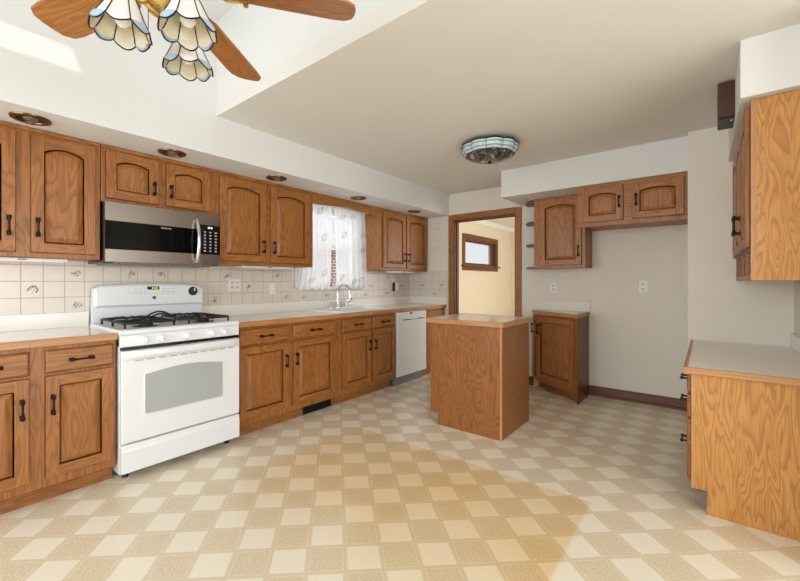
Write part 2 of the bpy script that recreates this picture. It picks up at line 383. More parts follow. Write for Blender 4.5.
# back wall with the doorway
D = (.748, 1.628, 2.065)
m = MB(); m.box(0, D[0], YB, YB+.06, 0, CZ); m.box(D[0], D[1], YB, YB+.06, D[2], CZ); m.box(D[1], XR+.12, YB, YB+.06, 0, CZ)
struct(m.build('wall_back', M['wall']))
m = MB(); m.box(0, D[0], YB+.06, YB+.12, 0, CZ); m.box(D[0], D[1], YB+.06, YB+.12, D[2], CZ); m.box(D[1], 3.4, YB+.06, YB+.12, 0, CZ)
struct(m.build('wall_hall_near', M['beige']))
m = MB(); m.box(0, 3.4, 8.4, 8.5, 0, 2.5); struct(m.build('wall_hall_back', M['beige']))
m = MB(); m.box(3.3, 3.4, YB+.12, 5.5, 0, 2.5); m.box(3.3, 3.4, 7.1, 8.4, 0, 2.5); m.box(3.3, 3.4, 5.5, 7.1, 0, .85); m.box(3.3, 3.4, 5.5, 7.1, 2.15, 2.5)
struct(m.build('wall_hall_right', M['beige']))
struct(MB().box(0, 3.4, YB+.12, 8.4, 2.42, 2.5).build('ceiling_hall', M['ceil']))
m = MB(); m.loops([[(x, y, z) for x, z in ((0, 2.34), (.02, 2.34), (.05, 2.37), (.08, 2.40), (.08, 2.42), (0, 2.42))] for y in (YB+.12, 8.4)])
m.loops([[(x, y, z) for y, z in ((8.4, 2.34), (8.38, 2.34), (8.35, 2.37), (8.32, 2.40), (8.32, 2.42), (8.4, 2.42))] for x in (0, 3.3)])
struct(m.build('trim_1', M['whitep']))
# wing wall beside the refrigerator alcove, right walls, dining room
struct(MB().box(XW, XR, YW, YB, 0, CZ).build('wall_wing', M['wall']))
struct(MB().box(XR, XR+.12, 2.3, YB, 0, CZ).build('wall_right', M['wall']))
struct(MB().box(XR+.12, 6.3, 2.3, 2.42, 0, CZ).build('wall_dining_back', M['wall']))
m = MB(); m.box(6.3, 6.45, -3, -.45, 0, CZ); m.box(6.3, 6.45, 1.95, 2.42, 0, CZ); m.box(6.3, 6.45, -.45, 1.95, 2.15, CZ)
struct(m.build('wall_dining_right', M['wall']))
m = MB(); m.box(0, .1, -3, -2.85, 0, WT); m.box(.1, 3.7, -3, -2.85, 0, .6); m.box(.1, 3.7, -3, -2.85, 2.3, WT); m.box(3.7, 6.45, -3, -2.85, 0, WT)
struct(m.build('wall_near', M['wall']))
WX, WY0, WY1 = 3.3, -1.3, 1.365
m = MB(); m.box(SX, XR+.12, WY1, YB, CZ, CZ+.1); m.box(WX, 6.45, -3, WY1, CZ, CZ+.1); m.box(XR+.12, 6.45, WY1, 2.42, CZ, CZ+.1); m.box(SX, WX, -3, WY0, CZ, CZ+.1)
struct(m.build('ceiling', M['ceil']))
m = MB(); m.box(SX, WX+.1, WY1, WY1+.1, CZ+.1, WT); m.box(WX, WX+.1, WY0, WY1, CZ+.1, WT); m.box(SX, WX+.1, WY0-.1, WY0, CZ+.1, WT)
struct(m.build('wall_ceiling_well', M['soff']))
m = MB()          # raised ceiling, with two skylight openings
m.box(SX, .87, WY0, WY1, WT, WT+.02); m.box(1.16, 1.42, WY0, WY1, WT, WT+.02); m.box(1.61, WX, WY0, WY1, WT, WT+.02)
for a, b in ((.87, 1.16), (1.42, 1.61)): m.box(a, b, WY0, -.75, WT, WT+.02); m.box(a, b, .34, WY1, WT, WT+.02)
struct(m.build('ceiling_raised', M['soff']))
struct(MB().box(0, SX, -2.85, YB, SZ, WT).build('ceiling_soffit_left', M['soff']))
struct(MB().box(1.715, XW, 3.945, YB, SZ, CZ).build('ceiling_soffit_back', M['soff']))
struct(MB().box(3.58, XR, 2.55, YW, SZ, CZ).build('ceiling_soffit_right', M['soff']))

# tile backsplash as thin slabs on the walls, with painted motif tiles
def motif(m, P, u, z, k):
    rnd = random.Random(k); m.mi = 1
    for q in range(7):
        a = rnd.uniform(0, 2*PI); r = rnd.uniform(.008, .030); cu, cz = u+r*math.cos(a), z+r*math.sin(a)*.8; t = rnd.uniform(0, PI); L, wd = rnd.uniform(.009, .015), rnd.uniform(.0025, .005)
        pts = [(cu+L*math.cos(t)*c+wd*-math.sin(t)*s_, cz+L*math.sin(t)*c+wd*math.cos(t)*s_) for c, s_ in ((-1, 0), (-.4, -1), (.5, -.9), (1, 0), (.5, .9), (-.4, 1))]
        m.face([P(x, y, .0006) for x, y in pts])
    for q in range(2):
        x0, y0 = u+rnd.uniform(-.03, .0), z+rnd.uniform(-.03, -.005); x1, y1 = u+rnd.uniform(0, .03), z+rnd.uniform(0, .03)
        m.face([P(x0, y0, .0006), P(x1, y1, .0006), P(x1-.002, y1+.002, .0006), P(x0-.002, y0+.002, .0006)])
    m.mi = 0
m = MB()
m.box(0, .007, .0, W[0]-.07, 1.016, 1.42); m.box(0, .007, W[0]-.07, W[1]+.07, 1.016, W[2]-.04); m.box(0, .007, W[1]+.07, YB, 1.016, 1.42)
P = FL(.007)
snap = lambda v, o: o+.108*(math.floor((v-o)/.108)+.5)
for k, (y, z) in enumerate([(.48, 1.18), (.70, 1.29), (.70, 1.07), (1.05, 1.29), (1.24, 1.29), (1.79, 1.29), (1.70, 1.10), (2.03, 1.18), (2.36, 1.29), (2.42, 1.07), (2.66, 1.07), (3.0, 1.07), (3.75, 1.18), (3.68, 1.07), (4.02, 1.08), (4.1, 1.29), (4.42, 1.18), (.32, 1.29)]):
    motif(m, P, snap(y, .443), snap(z, 1.013), k)
struct(m.build('wall_tile_left', [M['tile'], M['motif']]))
m = MB(); m.box(.007, .665, YB-.007, YB, 1.016, 1.392); P = FB(YB-.007)
for k, (x, z) in enumerate([(.20, 1.18), (.54, 1.18), (.43, 1.07)]): motif(m, P, snap(x+YB, .443)-YB, snap(z, 1.013), 40+k)
struct(m.build('wall_tile_back', [M['tile'], M['motif']]))

# doorway casing and jamb
m = MB(); yf = YB-.018
m.box(.680, D[0]+.004, yf, YB, 0, 2.133); m.box(D[1]-.004, 1.698, yf, YB, 0, 2.133)
m.mi = 1; m.box(D[0]+.004, D[1]-.004, yf, YB, D[2]-.004, 2.133)
struct(m.build('trim_2', [oak['z'], oak['x']], bevel=.004))
m = MB(); m.box(D[0], D[0]+.018, YB, YB+.12, 0, D[2]); m.box(D[1]-.018, D[1], YB, YB+.12, 0, D[2]); m.box(D[0]+.018, D[1]-.018, YB, YB+.12, D[2]-.018, D[2])
m.box(D[0]+.018, D[0]+.03, YB+.05, YB+.085, 0, D[2]-.018); m.box(D[1]-.03, D[1]-.018, YB+.05, YB+.085, 0, D[2]-.018); m.box(D[0]+.03, D[1]-.03, YB+.05, YB+.085, D[2]-.03, D[2]-.018)
struct(m.build('trim_3', dko['z'], bevel=.002))
m = MB(); m.loops([[(x, YB-d, z) for d, z in ((0, 0), (.022, 0), (.022, .02), (.014, .03), (.014, .09), (.006, .105), (0, .105))] for x in (2.445, XW)])
struct(m.build('baseboard_back', dko['x']))
m = MB(); m.box(1.70, 1.84, YB-.014, YB, 0, .105); struct(m.build('baseboard_doorway', dko['x']))

# windows
def window(name, Y0, Y1, Z0, Z1, fm, rail=None, x0=-.11, x1=-.05, mull=None):
    m = MB(); t = .045; P = FL(x0)
    m.pbox(P, Y0, Y0+t, Z0, Z1, 0, x1-x0); m.pbox(P, Y1-t, Y1, Z0, Z1, 0, x1-x0); m.pbox(P, Y0+t, Y1-t, Z0, Z0+t, 0, x1-x0); m.pbox(P, Y0+t, Y1-t, Z1-t, Z1, 0, x1-x0)
    if rail: m.pbox(P, Y0+t, Y1-t, rail-.022, rail+.022, 0, x1-x0)
    if mull: m.pbox(P, mull-.03, mull+.03, Z0+t, Z1-t, 0, x1-x0)
    f = struct(m.build(name, fm, bevel=.003))
    g = MB(); g.box((x0+x1)/2-.003, (x0+x1)/2+.003, Y0+t, Y1-t, Z0+t, Z1-t); g.build('pane', M['glass'], f)
    return f
wf = window('window_1', W[0], W[1], W[2], W[3], M['whitep'], rail=1.64)
MB().box(-.045, -.03, 2.985, 3.045, 1.645, 1.662).build('sash_lock', M['bronze'], wf)
m = MB(); m.box(-.05, .0, W[0], W[1], W[2]-.02, W[2]+.004); m.box(0, .03, W[0]-.05, W[1]+.05, W[2]-.02, W[2]+.004)
m.mi = 0; m.box(0, .016, W[0]-.06, W[0], W[2]+.004, W[3]+.05); m.box(0, .016, W[1], W[1]+.06, W[2]+.004, W[3]+.05); m.box(0, .016, W[0], W[1], W[3], W[3]+.05)
struct(m.build('trim_4', M['whitep'], bevel=.002))
window('window_2', H[0], H[1], H[2], H[3], dko['z'], x0=-.10, x1=-.04, mull=None)
m = MB(); c_ = .085
m.box(0, .022, H[0]-c_, H[0], H[2]-.0, H[3]+c_); m.box(0, .022, H[1], H[1]+c_, H[2], H[3]+c_)
m.mi = 1; m.box(0, .022, H[0], H[1], H[3], H[3]+c_); m.box(-.04, .06, H[0]-c_-.03, H[1]+c_+.03, H[2]-.03, H[2]); m.box(0, .02, H[0]-c_, H[1]+c_, H[2]-.10, H[2]-.03)
struct(m.build('trim_5', [dko['z'], dko['y']], bevel=.003))
m = MB()
for a in (.02,): m.box(-.04, 0, H[0], H[0]+a, H[2], H[3]); m.box(-.04, 0, H[1]-a, H[1], H[2], H[3]); m.box(-.04, 0, H[0]+a, H[1]-a, H[3]-a, H[3])
struct(m.build('trim_6', dko['z']))
# dining room openings behind the camera
m = MB()
for y in (-.45, .72, 1.89): m.box(6.33, 6.4, y, y+.06, 0, 2.15)
m.box(6.33, 6.4, -.39, 1.89, 0, .06); m.box(6.33, 6.4, -.39, 1.89, 2.09, 2.15)
f = struct(m.build('door_1', M['whitep'])); MB().box(6.36, 6.366, -.39, 1.89, .06, 2.09).build('pane', M['glass'], f)
m = MB()
for x in (.1, 1.27, 2.47, 3.64): m.box(x, x+.06, -2.95, -2.89, .6, 2.3)
m.box(.16, 3.64, -2.95, -2.89, .6, .66); m.box(.16, 3.64, -2.95, -2.89, 2.24, 2.3)
f = struct(m.build('window_3', M['whitep'])); MB().box(.16, 3.64, -2.923, -2.917, .66, 2.24).build('pane', M['glass'], f)

# outdoors
struct(MB().box(6.45, 9.2, -3.0, 3.0, 2.45, 2.6).build('roof_sun_blocker', M['wall']))  # unseen slab added to keep the sun out of the patio door
struct(MB().box(-30, -.16, -12, 22, -.5, -.4).build('ground', M['snow']))
m = MB(); m.box(-8.0, -4.2, 5.2, 7.6, -.4, 2.05)
h = thing('neighbour_house', 'red brick house wall glimpsed outside the sink window', 'house', (-5.5, 6.4, -.4)); m.build('brick_wall', M['brick'], h)
m = MB(); m.loops([[(x, y, z) for x, z in ((-8.3, 2.05), (-3.9, 2.05), (-3.9, 2.2), (-6.1, 3.0), (-8.3, 2.2))] for y in (5.0, 7.8)]); m.build('roof', M['whitep'], h)
t = thing('bare_tree', 'bare branching tree outside the hall window', 'tree', (-5.0, 10.2, -.4))
m = MB(); rnd = random.Random(3)
def branch(p, d, L, r, dep):
    q = p+d*L; mid = p+d*L*.5+Vector((rnd.uniform(-1, 1), rnd.uniform(-1, 1), rnd.uniform(-1, 1)))*L*.06
    m.tube([p, mid, q], [r, r*.85, r*.7], 5)
    if dep:
        for k in range(3):
            v = Vector((rnd.uniform(-1, 1), rnd.uniform(-1, 1), rnd.uniform(-.5, .8))); dd = (d+v*.75).normalized(); branch(p+d*L*rnd.uniform(.6, 1), dd, L*rnd.uniform(.6, .8), r*.6, dep-1)
branch(Vector((-5, 10.2, -.4)), Vector((0, 0, 1)), 1.5, .09, 5)
m.build('branches', M['bark'], t)

# ------------------------------------------------------------------ cabinets on the left wall
XF, XU = .61, .325
PB, PU = FL(XF), FL(XU)
def base_cab(label, y0, y1, doors, hollow=False):
    r = thing('base_cabinet', label, 'cabinet', (.3, (y0+y1)/2, 0), 'oak base cabinets along the left wall')
    m = MB()
    if hollow: m.box(.578, XF, y0, y1, .10, .874); m.box(.01, .578, y0, y0+.018, .10, .70); m.box(.01, .578, y1-.018, y1, .10, .70); m.box(.01, .578, y0+.018, y1-.018, .10, .118)
    else: m.box(.01, XF, y0, y1, .10, .874)
    m.build('body', oak['z'], r, bevel=.002)
    m = MB(); m.box(.01, .535, y0, y1, 0, .099); m.build('toe_kick', oak['y'], r)
    for a, b, side in doors:
        drawer(PB, a, b, .727, .848, 'y', r)
        hu = b-.028 if side > 0 else a+.028
        door(PB, a, b, .152, .707, 'y', r, handle=hu, hz=.552, hlen=.105)
    return r
base_cab('oak base cabinet left of the white gas range', .04, .780, [(.08, .39, 1), (.456, .762, -1)])
base_cab('oak base cabinet directly right of the white gas range', 1.55, 2.60, [(1.575, 2.022, 1), (2.072, 2.545, -1)])
base_cab('oak sink base cabinet directly left of the dishwasher', 2.602, 3.492, [(2.66, 3.065, 1), (3.10, 3.475, -1)], hollow=True)
r = thing('base_cabinet', 'narrow oak end cabinet between the dishwasher and the doorway wall', 'cabinet', (.3, 4.33, 0), 'oak base cabinets along the left wall')
MB().box(.01, XF, 4.105, YB-.01, .10, .874).build('body', oak['z'], r, bevel=.002); MB().box(.01, .535, 4.105, YB-.01, 0, .099).build('toe_kick', oak['y'], r)
drawer(PB, 4.13, 4.54, .727, .848, 'y', r, pulls=False); door(PB, 4.13, 4.54, .152, .707, 'y', r)

def upper_cab(label, y0, y1, z0, doors, hz, hl, dz0, dz1, light=None):
    r = thing('wall_cabinet', label, 'cabinet', (.16, (y0+y1)/2, z0), 'oak wall cabinets along the left wall')
    m = MB(); m.box(.009, XU, y0, y1, z0, 2.133); m.build('body', oak['z'], r, bevel=.002)
    m = MB(); m.box(XU, XU+.012, y0, y1, 2.112, 2.133); m.build('top_moulding', oak['y'], r, bevel=.003)
    for a, b, side in doors:
        door(PU, a, b, dz0, dz1, 'y', r, arch=True, handle=(b-.028 if side > 0 else a+.028), hz=hz, hlen=hl)
    return r
upper_cab('oak wall cabinet left of the microwave', .0, .771, 1.372, [(.05, .372, 1), (.438, .742, -1)], 1.548, .11, 1.402, 2.095)
upper_cab('short oak cabinet above the microwave', .775, 1.535, 1.757, [(.80, 1.11, 1), (1.165, 1.478, -1)], 1.89, .09, 1.785, 2.095)
upper_cab('oak wall cabinet between the microwave and the curtained window', 1.539, 2.522, 1.372, [(1.562, 1.982, 1), (2.036, 2.470, -1)], 1.538, .11, 1.402, 2.090)
upper_cab('oak wall cabinet between the curtained window and the doorway', 3.574, 4.572, 1.372, [(3.60, 4.047, 1), (4.070, 4.530, -1)], 1.545, .11, 1.405, 2.092)
# valance board over the window
m = MB(); N = 24; y0, y1 = 2.524, 3.572
low = [(y0+(y1-y0)*k/N, 2.02+.03*math.sin(PI*k/N)**2) for k in range(N+1)]
m.pprism(FL(XU-.02), low+[(y1, 2.133), (y0, 2.133)], 0, .02)
tag(m.build('valance_board', oak['y'], loc=(.32, 3.05, 2.02)), 'oak valance board spanning above the window curtains', 'valance')
for y0, y1, lb in ((.20, .62, 'slim white light bar under the cabinet left of the microwave'), (1.80, 2.34, 'slim white light bar under the cabinet left of the window'), (3.85, 4.36, 'slim white light bar under the cabinet right of the window')):
    r = thing('under_cabinet_light', lb, 'light', (.21, (y0+y1)/2, 1.350), 'under-cabinet light bars')
    MB().box(.16, .26, y0, y1, 1.352, 1.370).build('housing', M['whitep'], r, bevel=.004)
    MB().box(.18, .24, y0+.02, y1-.02, 1.348, 1.352).build('diffuser', M['white'], r)
    MB().box(.26, .264, (y0+y1)/2-.02, (y0+y1)/2+.02, 1.356, 1.364).build('switch', M['grey'], r)

# countertops
def counter(name, label, y0, y1, hole=None, back=False, bs_end=None):
    r = thing(name, label, 'countertop', (.32, (y0+y1)/2, .876), 'laminate countertops along the left wall')
    m = MB(); xa, xb = .0, .618
    if hole:
        hx0, hx1, hy0, hy1 = hole
        m.box(xa, xb, y0, hy0, .876, .914); m.box(xa, xb, hy1, y1, .876, .914); m.box(xa, hx0, hy0, hy1, .876, .914); m.box(hx1, xb, hy0, hy1, .876, .914)
    else: m.box(xa, xb, y0, y1, .876, .914)
    m.build('laminate_top', M['lam'], r)
    MB().box(xb, .638, y0, y1, .874, .9145).build('wood_edge', edge['y'], r, bevel=.004)
    m = MB(); m.box(0, .019, y0, y1, .914, 1.016)
    if back: m.box(.019, .638, YB-.019, YB, .914, 1.016)
    m.build('backsplash', M['lam'], r, bevel=.002)
    return r
counter('countertop', 'short laminate countertop with oak edge left of the range', .02, .782)
counter('countertop', 'long laminate countertop with oak edge holding the white sink', 1.549, YB, hole=(.135, .535, 2.74, 3.46), back=True)

# sink and faucet
r = thing('sink', 'white drop-in sink under the curtained window', 'sink', (.33, 3.1, .72))
m = MB()
def rr(x0, x1, y0, y1, z, c=.05, k=5):
    o = []
    for cx, cy, a0 in ((x1-c, y1-c, 0), (x0+c, y1-c, PI/2), (x0+c, y0+c, PI), (x1-c, y0+c, 1.5*PI)):
        for q in range(k+1): a = a0+PI/2*q/k; o.append((cx+c*math.cos(a), cy+c*math.sin(a), z))
    return o
m.loops([rr(.045, .57, 2.69, 3.51, .9145), rr(.047, .568, 2.692, 3.508, .922), rr(.056, .558, 2.70, 3.50, .926), rr(.145, .525, 2.75, 3.45, .924), rr(.152, .518, 2.757, 3.443, .914), rr(.17, .50, 2.78, 3.42, .75), rr(.21, .46, 2.82, 3.38, .74)], False, True)
m.build('basin', M['white'], r, smooth=True)
m = MB(); m.lathe((.33, 3.1, .741), [(.001, .002), (.03, .002), (.035, .0)], 20); m.build('drain', M['chrome'], r)
r = thing('faucet', 'chrome gooseneck faucet with two levers behind the sink', 'faucet', (.095, 3.10, .926))
m = MB(); m.lathe((.095, 3.07, .926), [(.026, 0), (.026, .008), (.018, .03), (.015, .06)], 18, cap0=True, cap1=True)
m.tube([(.095, 3.07, .93+.02*k) for k in range(9)]+[(.095+.085*(1-math.cos(a)), 3.07+.03*(1-math.cos(a))/2, 1.09+.105*math.sin(a)) for a in [PI*k/12 for k in range(13)]]+[(.268, 3.10, 1.05)], .0125, 12)
m.build('spout', M['chrome'], r, smooth=True)
for y in (3.17, 2.975):
    m = MB(); m.lathe((.095, y, .926), [(.024, 0), (.024, .006), (.016, .02), (.014, .055), (.009, .07)], 16, cap0=True, cap1=True)
    m.tube([(.095, y, .985), (.11, y+.02, 1.0), (.14, y+.05, 1.012)], [.006, .006, .009], 8); m.build('lever', M['chrome'], r, smooth=True)
r = thing('side_sprayer', 'small chrome side sprayer standing right of the faucet levers', 'sprayer', (.095, 3.27, .926))
m = MB(); m.lathe((.095, 3.27, .926), [(.02, 0), (.02, .006), (.013, .02), (.012, .06), (.017, .075), (.017, .1), (.008, .108)], 16, cap0=True, cap1=True); m.build('body', M['chrome'], r, smooth=True)
MB().box(.105, .125, 3.262, 3.278, 1.015, 1.028).build('nozzle', M['black'], r)

# gas range
RY0, RY1 = .787, 1.545
r = thing('gas_range', 'white freestanding gas range under the microwave', 'range', (.35, (RY0+RY1)/2, 0))
MB().box(.03, .64, RY0, RY1, .045, .895).build('body', M['white'], r, bevel=.004)
for x in (.08, .58):
    for y in (RY0+.05, RY1-.05): m = MB(); m.cyl((x, y, 0), (x, y, .05), .018, 10); m.build('foot', M['black'], r)
m = MB(); m.loops([[(x, y, z) for x, z in ((.03, .895), (.655, .895), (.668, .905), (.668, .922), (.655, .93), (.03, .93))] for y in (RY0-.004, RY1+.004)]); m.build('cooktop', M['white'], r, bevel=.006)
m = MB(); m.loops([[(x, y, z) for x, z in ((.60, .822), (.668, .826), (.664, .895), (.60, .895))] for y in (RY0, RY1)]); m.build('control_panel', M['white'], r, bevel=.004)
MB().box(.60, .662, RY0+.004, RY1-.004, .806, .822).build('vent_gap', M['panelbl'], r)
for y in (.917, 1.008, 1.170, 1.337, 1.425):
    m = MB(); m.lathe((.666, y, .860), [(.026, 0), (.026, .006), (.021, .01), (.018, .026), (.001, .028)], 20, (1, 0, 0), True)
    m.box(.676, .702, y-.005, y+.005, .842, .878); m.build('knob', M['white'], r, bevel=.002, smooth=True)
# oven door
P = FL(.645)
m = MB(); yy0, yy1, z0, z1 = RY0+.002, RY1-.002, .238, .802
m.pbox(P, yy0, yy1, z0, z1, 0, .035); dr = m.build('oven_door', M['white'], r, bevel=.008, seg=3)
N = 18; wy0, wy1 = .912, 1.415
win = [(wy0+.012, .392), (wy1-.012, .392), (wy1, .404)]+[(wy1-(wy1-wy0)*k/N, .645+.028*math.sin(PI*k/N)) for k in range(N+1)]+[(wy0, .404)]
m = MB(); m.pprism(P, win, .034, .0365); m.build('window', M['ovengl'], dr)
m = MB(); ring = [P(u, z, .037) for u, z in win]; m.tube(ring, .0035, 6, True); m.build('window_trim', M['whitep'], dr)
m = MB()      # integrated handle ledge, bowed outward
L = []
for k in range(25):
    t_ = k/24; y = yy0+.01+(yy1-yy0-.02)*t_; e = .05*min(1, math.sin(PI*t_)**.35+.05)
    L.append([(.68, y, .800), (.682+e*.8, y, .802), (.680+e, y, .792), (.680+e, y, .770), (.682+e*.75, y, .758), (.68, y, .742)])
m.loops(L); m.build('handle', M['white'], dr, smooth=True)
m = MB()
for k in range(10): y = yy0+.07+k*.066; m.pbox(P, y, y+.045, .735, .739, .0352, .0362)
m.build('vent_slots', M['grey'], dr)
m = MB(); m.loops([[P(u, z, d) for z, d in ((.055, 0), (.055, .032), (.150, .034), (.185, .036), (.205, .030), (.220, .030), (.226, .024), (.226, 0))] for u in (yy0, yy1)]); m.build('bottom_drawer', M['white'], r, bevel=.003)
# backguard
m = MB(); N = 20
def bg_out(i, lo): 
    top = [(RY1-.006-i-(RY1-RY0-.012-2*i)*k/N, 1.19-i+.022*math.sin(PI*k/N)**.6-(.012 if k in (0, N) else 0)) for k in range(N+1)]
    return [(RY0+.006+i, lo), (RY1-.006-i, lo)]+top
m.pbox(FL(.02), RY0+.004, RY1-.004, .93, 1.07, 0, .05)
PG = FL(.02)
m.loops([[PG(u, z, d) for u, z in bg_out(i, lo)] for i, d, lo in ((0, 0, 1.05), (0, .075, 1.045), (.012, .086, 1.056))])
bgd = m.build('backguard', M['white'], r, bevel=.003)
m = MB(); m.pbox(PG, 1.118, 1.200, 1.166, 1.190, .086, .0885); ds = m.build('display', M['panelbl'], bgd)
m = MB()
for y in (1.150, 1.160, 1.172, 1.182): m.pbox(PG, y, y+.006, 1.171, 1.185, .0885, .0892)
m.build('digits', M['green'], ds)
m = MB()
for k in range(9):
    y = 1.03+k*.032
    if not 1.11 < y < 1.205: m.pbox(PG, y, y+.02, 1.150, 1.153, .086, .0866); m.pbox(PG, y, y+.02, 1.172, 1.174, .086, .0866)
m.tube([PG(u, z, .0865) for u, z in ((1.0, 1.135), (1.0, 1.195), (1.31, 1.195), (1.31, 1.135))], .0008, 4, True)
m.build('touch_pads', M['greymark'], bgd)
m = MB(); m.lathe(PG(1.165, 1.105, .086), [(.0125, 0), (.0125, .003), (.001, .003)], 20, (1, 0, 0), True); bd = m.build('round_badge', M['bronze'], bgd)
m = MB(); m.tube([PG(1.165+.009*math.cos(2*PI*k/16), 1.105+.009*math.sin(2*PI*k/16), .0892) for k in range(16)], .0007, 4, True); m.build('badge_ring', M['mark'], bd)
m = MB(); m.lathe(PG(1.452, 1.150, .086), [(.036, 0), (.036, .004), (.028, .008), (.025, .028), (.001, .03)], 24, (1, 0, 0), True); kb = m.build('timer_knob', M['black'], bgd, smooth=True)
m = MB(); m.pbox(PG, 1.447, 1.457, 1.15, 1.178, .116, .1185); m.build('pointer', M['mark'], kb)
# burners and grates
for x in (.20, .50):
    for y in (RY0+.19, RY1-.19):
        m = MB(); m.lathe((x, y, .930), [(.075, 0), (.07, .003), (.04, .005), (.04, .016), (.036, .020), (.001, .021)], 24, None, True); m.build('burner', M['black'], r, smooth=True)
for y0, y1 in ((RY0+.04, RY0+.335), (RY1-.335, RY1-.04)):
    m = MB(); z = .963; x0, x1 = .11, .60
    def bar(pts, rad=.006): m.tube(pts, rad, 8)
    m.tube([(x0+.02, y0, z), (x1-.02, y0, z), (x1, y0+.02, z), (x1, y1-.02, z), (x1-.02, y1, z), (x0+.02, y1, z), (x0, y1-.02, z), (x0, y0+.02, z)], .0075, 8, True)
    bar([(.355, y0, z), (.355, y1, z)])
    yc = (y0+y1)/2
    for xc in (.20, .50):
        for q in range(8):
            a = PI/8+q*PI/4; ex, ey = xc+.13*math.cos(a), yc+.15*math.sin(a); ex = min(max(ex, x0), x1); ey = min(max(ey, y0), y1)
            bar([(xc+.028*math.cos(a), yc+.028*math.sin(a), z+.004), ((xc+ex)/2, (yc+ey)/2, z+.010), (ex, ey, z)], .0065)
    for x in (x0+.01, .355, x1-.01):
        for y in (y0+.005, y1-.005): m.cyl((x, y, .929), (x, y, z), .007, 8)
    m.build('grate', M['black'], r, smooth=True)
m = MB(); yc = (RY0+RY1)/2
m.tube([(.20, yc-.11+.22*k/16, .950+.052*math.sin(PI*k/16)) for k in range(17)], .006, 8)
m.tube([(.26, yc-.11+.22*k/16, .950+.040*math.sin(PI*k/16)) for k in range(17)], .006, 8)
for s_ in (-1, 1): m.cyl((.20, yc+s_*.11, .929), (.20, yc+s_*.11, .952), .006, 8); m.cyl((.26, yc+s_*.11, .929), (.26, yc+s_*.11, .952), .006, 8)
m.build('center_grate', M['black'], r, smooth=True)

# microwave
r = thing('microwave', 'stainless over-the-range microwave with black glass door', 'microwave', (.2, 1.155, 1.347))
my0, my1, mz0, mz1 = .778, 1.533, 1.350, 1.754
MB().box(.009, .365, my0, my1, mz0, mz1).build('body', M['panelbl'], r, bevel=.003)
P = FL(.365); dy = 1.372
m = MB(); m.pbox(P, my0, dy, mz0+.006, mz1-.003, 0, .032); d_ = m.build('door', M['steel'], r, bevel=.003)
MB().pbox(P, my0+.0, dy, 1.440, 1.628, .032, .0345).build('window', M['blackgl'], d_)
m = MB(); m.tube([(P(1.350, 1.375+.325*t_/14, .036+.048*math.sin(PI*t_/14)**.7)) for t_ in range(15)], .013, 10); m.build('handle', M['chrome'], d_, smooth=True)
m = MB(); m.pbox(P, dy+.002, my1, mz0+.006, mz1-.003, 0, .032); cp = m.build('control_panel', M['steel'], r, bevel=.003)
MB().pbox(P, dy+.002, my1, 1.440, 1.668, .032, .0345).build('keypad', M['panelbl'], cp)
m = MB(); 
for u in (1.437, 1.458): m.pbox(P, u, u+.014, 1.640, 1.654, .0345, .0352)
m.build('display', M['wdisp'], cp)
m = MB()
for q, z in enumerate([1.612-.0245*k for k in range(7)]):
    for u in (1.405, 1.447, 1.490): m.pbox(P, u, u+.018, z, z+.004, .0345, .0352); m.pbox(P, u+.004, u+.014, z-.006, z-.003, .0345, .0352)
m.build('key_legends', M['mark'], cp)
m = MB()
for k in range(18): m.pbox(P, my0+.05+k*.036, my0+.078+k*.036, mz0+.0, mz0+.005, .004, .03)
m.box(.05, .33, my0+.04, my1-.04, mz0-.006, mz0); m.build('underside_vent', M['grey'], r)
def text(body, P, u, z, d, size, mat, name, parent):
    cu = bpy.data.curves.new(name, 'FONT'); cu.body = body; cu.size = size; cu.align_x = 'CENTER'; cu.extrude = .0002
    o = bpy.data.objects.new(name+'_tmp', cu); C.objects.link(o); bpy.context.view_layer.update()
    me = bpy.data.meshes.new_from_object(o.evaluated_get(bpy.context.evaluated_depsgraph_get())); bpy.data.objects.remove(o)
    off = Vector(parent['_o']) if '_o' in parent else Vector(parent.location)
    for v in me.vertices: v.co = Vector(P(u+v.co.x, z+v.co.y, d+v.co.z))-off
    me.materials.clear(); me.materials.append(mat)
    t_ = bpy.data.objects.new(name, me); C.objects.link(t_); t_.parent = parent; t_['_o'] = tuple(off); return t_
text('FRIGIDAIRE', P, 1.14, 1.606, .0350, .013, M['mark'], 'lettering', d_)

# dishwasher
r = thing('dishwasher', 'white built-in dishwasher under the long countertop', 'dishwasher', (.33, 3.80, 0))
dy0, dy1 = 3.500, 4.098
MB().box(.03, .60, dy0, dy1, .09, .872).build('body', M['grey'], r)
m = MB(); m.box(.60, .638, dy0+.003, dy1-.003, .115, .868); d_ = m.build('door', M['white'], r, bevel=.006)
P = FL(.638)
MB().pbox(P, dy0+.11, dy1-.06, .770, .781, -.004, .0015).build('handle_recess', M['bronze'], d_)
m = MB(); m.loops([[P(u, z, d) for z, d in ((.781, 0), (.784, .012), (.772, .016), (.768, .010))] for u in (dy0+.24, dy1-.20)]); m.build('handle', M['chrome'], d_)
MB().pbox(P, 3.745, 3.785, .838, .858, 0, .0015).build('badge', M['panelbl'], d_)
MB().box(.05, .57, dy0+.01, dy1-.01, .0, .088).build('toe_panel', M['grey'], r)

# toe-kick vent
r = thing('toe_kick_vent', 'black metal heating vent set in the oak toe kick', 'vent', (.545, 2.40, .01))
m = MB(); P = FL(.5355); m.pbox(P, 2.235, 2.575, .004, .098, 0, .006); m.build('plate', M['black'], r)
m = MB()
for k in range(6): m.pbox(P, 2.25, 2.56, .012+k*.014, .020+k*.014, .006, .010)
m.build('louvers', M['bronze'], r)

